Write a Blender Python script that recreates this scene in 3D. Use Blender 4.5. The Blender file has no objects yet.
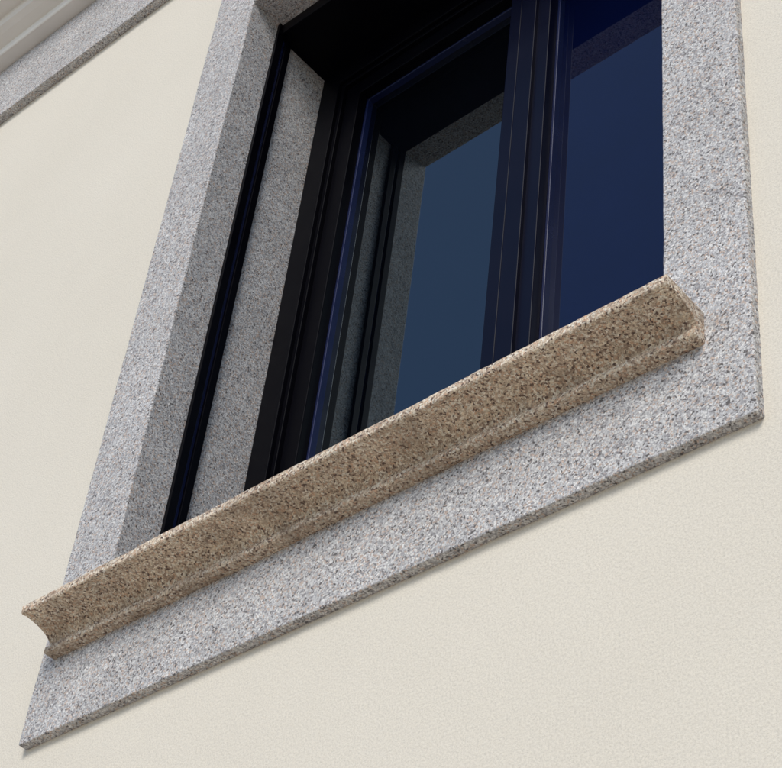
import bpy, bmesh, math
from mathutils import Vector, Matrix, noise

D = 1.8; H0 = 1.6
def W(x, y, z): return Vector((x*D, y*D, z*D+H0))
scene = bpy.context.scene
scene.view_settings.view_transform = 'Standard'
scene.view_settings.look = 'None'
scene.view_settings.exposure = 0

# ------------------------------------------------------------ materials
def new_mat(name):
    m = bpy.data.materials.new(name); m.use_nodes = True
    nt = m.node_tree; b = nt.nodes['Principled BSDF']
    return m, nt, b
def N(nt, t, **k):
    n = nt.nodes.new(t)
    for a, v in k.items():
        if a in n.inputs: n.inputs[a].default_value = v
        else: setattr(n, a, v)
    return n
def ramp(nt, stops, interp='LINEAR'):
    r = nt.nodes.new('ShaderNodeValToRGB'); cr = r.color_ramp; cr.interpolation = interp
    while len(cr.elements) < len(stops): cr.elements.new(0.5)
    for e, (p, c) in zip(cr.elements, stops):
        e.position = p; e.color = (c[0], c[1], c[2], 1) if hasattr(c, '__len__') else (c, c, c, 1)
    return r
def mixc(nt, f, a, b, mode='MIX'):
    m = nt.nodes.new('ShaderNodeMix'); m.data_type = 'RGBA'; m.blend_type = mode
    for s, v in ((0, f), (6, a), (7, b)):
        if hasattr(v, 'links'): nt.links.new(v, m.inputs[s])
        else: m.inputs[s].default_value = v if s == 0 else (v[0], v[1], v[2], 1)
    return m.outputs[2]

def granite(name, stops, stain=None, stain_amt=0.0, scale=245, bump=0.5):
    m, nt, b = new_mat(name); L = nt.links
    tc = N(nt, 'ShaderNodeTexCoord')
    nz = N(nt, 'ShaderNodeTexNoise', Scale=260.0, Detail=1.0)
    L.new(tc.outputs['Object'], nz.inputs['Vector'])
    vm = N(nt, 'ShaderNodeVectorMath', operation='MULTIPLY_ADD')
    L.new(nz.outputs['Color'], vm.inputs[0]); vm.inputs[1].default_value = (0.005,)*3
    L.new(tc.outputs['Object'], vm.inputs[2])
    v = N(nt, 'ShaderNodeTexVoronoi', Scale=float(scale)); L.new(vm.outputs[0], v.inputs['Vector'])
    sp = N(nt, 'ShaderNodeSeparateColor'); L.new(v.outputs['Color'], sp.inputs[0])
    r = ramp(nt, stops, 'CONSTANT'); L.new(sp.outputs[0], r.inputs[0])
    v2 = N(nt, 'ShaderNodeTexVoronoi', Scale=scale*1.9); L.new(vm.outputs[0], v2.inputs['Vector'])
    sp2 = N(nt, 'ShaderNodeSeparateColor'); L.new(v2.outputs['Color'], sp2.inputs[0])
    r2 = ramp(nt, [(0, 0.5), (0.10, 0.82), (0.4, 1.0), (0.75, 1.2)], 'CONSTANT'); L.new(sp2.outputs[1], r2.inputs[0])
    c = mixc(nt, 0.85, r.outputs[0], r2.outputs[0], 'MULTIPLY')
    n3 = N(nt, 'ShaderNodeTexNoise', Scale=5.0, Detail=6.0, Roughness=0.65); L.new(tc.outputs['Object'], n3.inputs['Vector'])
    r3 = ramp(nt, [(0.3, 0.86), (0.7, 1.08)]); L.new(n3.outputs[0], r3.inputs[0])
    c = mixc(nt, 1.0, c, r3.outputs[0], 'MULTIPLY')
    if stain:
        n4 = N(nt, 'ShaderNodeTexNoise', Scale=9.0, Detail=8.0, Roughness=0.7); L.new(tc.outputs['Object'], n4.inputs['Vector'])
        r4 = ramp(nt, [(0.5, 0.0), (0.72, stain_amt)]); L.new(n4.outputs[0], r4.inputs[0])
        c = mixc(nt, r4.outputs[0], c, stain, 'MIX')
    L.new(c, b.inputs['Base Color'])
    b.inputs['Roughness'].default_value = 0.72
    bp = N(nt, 'ShaderNodeBump', Strength=bump, Distance=0.0025)
    nb = N(nt, 'ShaderNodeTexNoise', Scale=260.0, Detail=3.0, Roughness=0.7); L.new(tc.outputs['Object'], nb.inputs['Vector'])
    L.new(nb.outputs[0], bp.inputs['Height']); L.new(bp.outputs[0], b.inputs['Normal'])
    return m

G_front = granite('granite_grey', [(0, (.12, .11, .11)), (.06, (.29, .28, .29)), (.22, (.44, .44, .455)), (.45, (.57, .57, .58)), (.70, (.70, .69, .68)), (.86, (.53, .43, .37))], scale=285)
G_warm = granite('granite_weathered', [(0, (.14, .09, .07)), (.08, (.38, .28, .21)), (.25, (.57, .45, .34)), (.48, (.72, .61, .47)), (.72, (.82, .75, .64)), (.90, (.62, .42, .29))], stain=(.20, .15, .11), stain_amt=0.65, scale=270)

def stucco():
    m, nt, b = new_mat('cream_stucco'); L = nt.links
    tc = N(nt, 'ShaderNodeTexCoord')
    n1 = N(nt, 'ShaderNodeTexNoise', Scale=1.3, Detail=6.0, Roughness=0.6); L.new(tc.outputs['Object'], n1.inputs['Vector'])
    r1 = ramp(nt, [(0.3, (.725, .68, .59)), (0.7, (.765, .72, .63))]); L.new(n1.outputs[0], r1.inputs[0])
    n2 = N(nt, 'ShaderNodeTexNoise', Scale=230.0, Detail=3.0, Roughness=0.7); L.new(tc.outputs['Object'], n2.inputs['Vector'])
    r2 = ramp(nt, [(0.3, 0.84), (0.6, 1.03)]); L.new(n2.outputs[0], r2.inputs[0])
    c = mixc(nt, 1.0, r1.outputs[0], r2.outputs[0], 'MULTIPLY')
    L.new(c, b.inputs['Base Color']); b.inputs['Roughness'].default_value = 0.9
    bp = N(nt, 'ShaderNodeBump', Strength=0.55, Distance=0.002)
    L.new(n2.outputs[0], bp.inputs['Height']); L.new(bp.outputs[0], b.inputs['Normal'])
    return m
STUCCO = stucco()

def plain(name, col, rough, bump=0.0, bscale=50.0, spec=0.5, ior=1.5, var=0.1, tint=None):
    m, nt, b = new_mat(name); L = nt.links
    tc = N(nt, 'ShaderNodeTexCoord')
    n1 = N(nt, 'ShaderNodeTexNoise', Scale=6.0, Detail=6.0); L.new(tc.outputs['Object'], n1.inputs['Vector'])
    r1 = ramp(nt, [(0.3, 1-var), (0.7, 1+var)]); L.new(n1.outputs[0], r1.inputs[0])
    c = mixc(nt, 1.0, col, r1.outputs[0], 'MULTIPLY'); L.new(c, b.inputs['Base Color'])
    r2 = ramp(nt, [(0.3, rough*0.8), (0.7, min(1, rough*1.2))]); L.new(n1.outputs[0], r2.inputs[0]); L.new(r2.outputs[0], b.inputs['Roughness'])
    b.inputs['IOR'].default_value = ior
    b.inputs['Specular IOR Level'].default_value = spec
    if tint: b.inputs['Specular Tint'].default_value = (*tint, 1)
    if bump:
        nb = N(nt, 'ShaderNodeTexNoise', Scale=bscale, Detail=3.0); L.new(tc.outputs['Object'], nb.inputs['Vector'])
        bp = N(nt, 'ShaderNodeBump', Strength=bump, Distance=0.002); L.new(nb.outputs[0], bp.inputs['Height']); L.new(bp.outputs[0], b.inputs['Normal'])
    return m
ALU = plain('navy_aluminium', (.002, .003, .013), 0.35, spec=0.13)
ALU_GLINT = plain('navy_satin_painted_glint', (.008, .014, .06), 0.25, spec=0.4)  # brighter blue than the frame: highlight streak put into the colour
ALUB = plain('black_aluminium', (.0012, .0012, .003), 0.4, spec=0.07)
GLASS = plain('window_glass', (.001, .0015, .003), 0.012, ior=2.15, tint=(.62, .85, 1.0))
GLASS_R = plain('tinted_window_glass', (.001, .003, .022), 0.012, ior=1.6, tint=(.5, .65, 1.0))
WHITE = plain('white_paint', (.82, .80, .76), 0.6, bump=0.1, bscale=80, var=0.03)
ROOF = plain('roof_tile', (.35, .16, .09), 0.8, var=.25)
GROUND = plain('paving', (.45, .385, .31), 0.9, bump=0.5, var=.2)

# ------------------------------------------------------------ mesh helpers
def obj_from_bm(name, bm, mat, parent=None, bevel=0.0, smooth=False):
    bmesh.ops.recalc_face_normals(bm, faces=bm.faces)
    me = bpy.data.meshes.new(name); bm.to_mesh(me); bm.free()
    me.materials.append(mat)
    o = bpy.data.objects.new(name, me); scene.collection.objects.link(o)
    if parent: o.parent = parent
    if bevel:
        md = o.modifiers.new('bevel', 'BEVEL'); md.width = bevel; md.segments = 2; md.limit_method = 'ANGLE'; md.angle_limit = math.radians(50)
    return o
def empty(name):
    o = bpy.data.objects.new(name, None); scene.collection.objects.link(o); return o

def lin(a, b, step):
    n = max(1, int(round(abs(b-a)/step))); return [a+(b-a)*i/n for i in range(n+1)]

def ring(name, ox0, ox1, oz0, oz1, ix0, ix1, iz0, iz1, y0, y1o, y1i, mat, step=0.3, ystep=0.3, rough=0.0, parent=None, bevel=0.0):
    """rectangular plate with a hole; outer sides y0..y1o, inner reveal y0..y1i"""
    bm = bmesh.new()
    xs = lin(ox0, ix0, step)+lin(ix0, ix1, step)[1:]+lin(ix1, ox1, step)[1:]
    zs = lin(oz0, iz0, step)+lin(iz0, iz1, step)[1:]+lin(iz1, oz1, step)[1:]
    vc = {}
    def V(x, y, z):
        k = (round(x, 5), round(y, 5), round(z, 5))
        if k not in vc: vc[k] = bm.verts.new(W(x, y, z))
        return vc[k]
    e = 1e-6
    for i in range(len(xs)-1):
        for j in range(len(zs)-1):
            cx = (xs[i]+xs[i+1])/2; cz = (zs[j]+zs[j+1])/2
            if ix0 < cx < ix1 and iz0 < cz < iz1: continue
            bm.faces.new([V(xs[i], y0, zs[j]), V(xs[i+1], y0, zs[j]), V(xs[i+1], y0, zs[j+1]), V(xs[i], y0, zs[j+1])])
    def side(pts, y1):
        ys = lin(y0, y1, ystep)
        for a, b in zip(pts[:-1], pts[1:]):
            for p, q in zip(ys[:-1], ys[1:]):
                bm.faces.new([V(a[0], p, a[1]), V(b[0], p, b[1]), V(b[0], q, b[1]), V(a[0], q, a[1])])
    for x in (ox0, ox1): side([(x, z) for z in zs], y1o)
    for z in (oz0, oz1): side([(x, z) for x in xs], y1o)
    zi = [z for z in zs if iz0-e <= z <= iz1+e]; xi = [x for x in xs if ix0-e <= x <= ix1+e]
    for x in (ix0, ix1): side([(x, z) for z in zi], y1i)
    for z in (iz0, iz1): side([(x, z) for x in xi], y1i)
    if rough:
        for v in bm.verts:
            v.co += noise.noise_vector(v.co*38)*rough + noise.noise_vector(v.co*7)*rough
    return obj_from_bm(name, bm, mat, parent, bevel)

def box(name, x0, x1, y0, y1, z0, z1, mat, parent=None, bevel=0.0015):
    bm = bmesh.new(); bmesh.ops.create_cube(bm, size=1)
    for v in bm.verts:
        v.co = W(x0 if v.co.x < 0 else x1, y0 if v.co.y < 0 else y1, z0 if v.co.z < 0 else z1)
    return obj_from_bm(name, bm, mat, parent, bevel)

def extrude_profile(name, prof, x0, x1, mat, step=0.3, rough=0.0, parent=None, bevel=0.0):
    """prof: closed list of (y,z) ; extruded along x"""
    bm = bmesh.new(); xs = lin(x0, x1, step); rows = []
    for x in xs: rows.append([bm.verts.new(W(x, y, z)) for y, z in prof])
    n = len(prof)
    for a, b in zip(rows[:-1], rows[1:]):
        for i in range(n): bm.faces.new([a[i], a[(i+1) % n], b[(i+1) % n], b[i]])
    bm.faces.new(rows[0]); bm.faces.new(rows[-1][::-1])
    if rough:
        for v in bm.verts: v.co += noise.noise_vector(v.co*38)*rough + noise.noise_vector(v.co*7)*rough
    return obj_from_bm(name, bm, mat, parent, bevel)

# ------------------------------------------------------------ dimensions (units of D)
OX0, OX1, OZ0, OZ1 = -1.568, -0.596, 1.069, 2.518
IX0, IX1, IZ0, IZ1 = -1.4755, -0.6904, 1.208, 2.4246
YW = 1.012

# ------------------------------------------------------------ house
house = empty('stucco_house')
ring('front_wall', -2.5, 3.2, -H0/D, 2.90, IX0-.02, IX1+.02, IZ0-.02, IZ1+.02, YW, 1.3, 1.3, STUCCO, step=.5, parent=house)
box('side_wall', -2.5, -2.45, 1.3, 5.5, -H0/D, 2.90, STUCCO, house, 0)
box('side_wall_right', 3.15, 3.2, 1.3, 5.5, -H0/D, 2.90, STUCCO, house, 0)
box('rear_wall', -2.45, 3.15, 5.4, 5.5, -H0/D, 2.90, STUCCO, house, 0)
extrude_profile('granite_frieze', [(0.995, 2.682), (0.995, 2.868), (1.02, 2.868), (1.02, 2.682)], -2.51, 3.21, G_front, step=.05, rough=.0008, parent=house, bevel=.003)
box('corner_pilaster', -2.505, -2.225, 0.998, 1.03, -H0/D, 2.681, G_front, house, .003)
cp = [(1.05, 2.869), (0.968, 2.869), (0.966, 2.871), (0.966, 2.892), (0.945, 2.896), (0.932, 2.902), (0.928, 2.912), (0.928, 2.925), (0.885, 2.925),
      (0.883, 2.927), (0.883, 2.955), (0.865, 2.965), (0.84, 2.985), (0.83, 3.01), (0.83, 3.03), (1.05, 3.03)]
extrude_profile('eaves_cornice', cp, -2.66, 3.36, WHITE, parent=house, bevel=.002)
extrude_profile('roof', [(0.80, 3.032), (0.80, 3.06), (3.4, 4.1), (5.8, 3.06), (5.8, 3.032)], -2.72, 3.42, ROOF, parent=house)

# ------------------------------------------------------------ granite surround
ring('granite_window_surround', OX0, OX1, OZ0, OZ1, IX0, IX1, IZ0, IZ1, 1.0, YW+.003, 1.19, G_front, step=.009, ystep=.009, rough=.0009, bevel=.003)

# ------------------------------------------------------------ sill
prof = [(0.9405, 1.2168), (0.9397, 1.2150), (0.9395, 1.2115), (0.9397, 1.2065), (0.9410, 1.2045), (0.9440, 1.2042)]
for i in range(0, 9):
    t = math.radians(90*i/8)
    # concave cavetto
    prof.append((0.947+0.042*math.sin(t), 1.2055-0.0175*(1-math.cos(t))))
prof += [(0.9900, 1.1865), (0.9850, 1.1850), (0.9835, 1.1835), (0.9835, 1.1785), (0.9850, 1.1760), (1.003, 1.1760), (1.003, 1.2168)]
sill = empty('granite_window_sill')
extrude_profile('moulded_nose', prof, -1.5426, -0.6458, G_warm, step=.009, rough=.0012, parent=sill, bevel=.0015)
box('sill_slab', IX0+.0005, IX1-.0005, 1.0035, 1.20, 1.19, 1.2175, G_warm, sill, .002)

# ------------------------------------------------------------ window
win = empty('casement_window')
ZB, ZT = 1.218, 2.40
# roller-shutter guides on both reveals (U channels)
for nm, xa, s in (('shutter_guide_left', IX0, 1), ('shutter_guide_right', IX1, -1)):
    a, b = sorted((xa, xa+s*.006))
    box(nm+'_a', a, b, 1.0575, 1.070, ZB, IZ1, ALUB, win, .001)
    box(nm+'_b', a, b, 1.077, 1.0885, ZB, IZ1, ALUB, win, .001)
    a, b = sorted((xa, xa+s*.0015))
    box(nm+'_web', a, b, 1.0695, 1.0775, ZB, IZ1, ALU_GLINT, win, 0)
# shutter box
box('shutter_box', IX0, IX1, 1.062, 1.19, 2.398, 2.424, ALUB, win)
# outer frame
FX0, FX1 = IX0+.001, IX1-.001
def frame_ring(name, x0, x1, z0, z1, w, y0, y1, mat):
    ring(name, x0, x1, z0, z1, x0+w, x1-w, z0+w, z1-w, y0, y1, y1, mat, step=.6, parent=win, bevel=.002)
frame_ring('outer_frame', FX0, FX1, ZB, ZT, .040, 1.172, 1.25, ALUB)
frame_ring('outer_frame_step', FX0+.039, FX1-.039, ZB+.039, ZT-.039, .008, 1.179, 1.25, ALUB)
gx = [(-1.434, -1.052, 'left'), (-1.048, FX1-.042, 'right')]
for a, b, nm in gx:
    frame_ring('sash_'+nm, a, b, ZB+.042, ZT-.042, .036, 1.187, 1.24, ALU if nm == 'right' else ALUB)
    frame_ring('sash_bead_'+nm, a+.0355, b-.0355, ZB+.0775, ZT-.0775, .005, 1.204, 1.24, ALU_GLINT)
    box('glass_'+nm, a+.038, b-.038, 1.2145, 1.219, ZB+.078, ZT-.078, GLASS if nm == 'left' else GLASS_R, win, 0)
box('meeting_strip', -1.062, -1.034, 1.181, 1.20, ZB+.045, ZT-.045, ALU, win, .002)
box('meeting_stile_cover', -1.086, -1.065, 1.1845, 1.20, ZB+.05, ZT-.05, ALU, win, .002)

# ------------------------------------------------------------ ground
bm = bmesh.new(); bmesh.ops.create_grid(bm, x_segments=20, y_segments=20, size=1500)
obj_from_bm('ground', bm, GROUND)

# ------------------------------------------------------------ light
sun_dir_from = Vector((0.40, -1.0, 0.85)).normalized()   # towards the sun
elev = math.asin(sun_dir_from.z); az = math.atan2(sun_dir_from.x, sun_dir_from.y)
w = bpy.data.worlds.new('World'); scene.world = w; w.use_nodes = True
nt = w.node_tree; bg = nt.nodes['Background']
sky = nt.nodes.new('ShaderNodeTexSky'); sky.sky_type = 'NISHITA'; sky.sun_disc = False
sky.sun_elevation = elev; sky.sun_rotation = az; sky.dust_density = 0.6; sky.ozone_density = 1.6
nt.links.new(sky.outputs[0], bg.inputs[0]); bg.inputs[1].default_value = 0.13
sl = bpy.data.lights.new('sun', 'SUN'); sl.energy = 2.3; sl.angle = math.radians(24); sl.color = (1, .94, .85)
so = bpy.data.objects.new('sun', sl); scene.collection.objects.link(so)
so.rotation_euler = sun_dir_from.to_track_quat('Z', 'Y').to_euler()

# ------------------------------------------------------------ camera
R = Vector((0.7504, 0.6539, 0.0962)).normalized()
F = Vector((-0.5289, 0.5068, 0.6810)).normalized()
U = R.cross(F).normalized(); R = F.cross(U).normalized()
cam = bpy.data.cameras.new('camera'); co = bpy.data.objects.new('camera', cam); scene.collection.objects.link(co)
m = Matrix((R, U, -F)).transposed().to_4x4(); m.translation = Vector((0, 0, H0))
co.matrix_world = m
cam.sensor_width = 36; cam.lens = 1833/782*36; cam.clip_end = 5000; cam.clip_start = 0.05
scene.camera = co
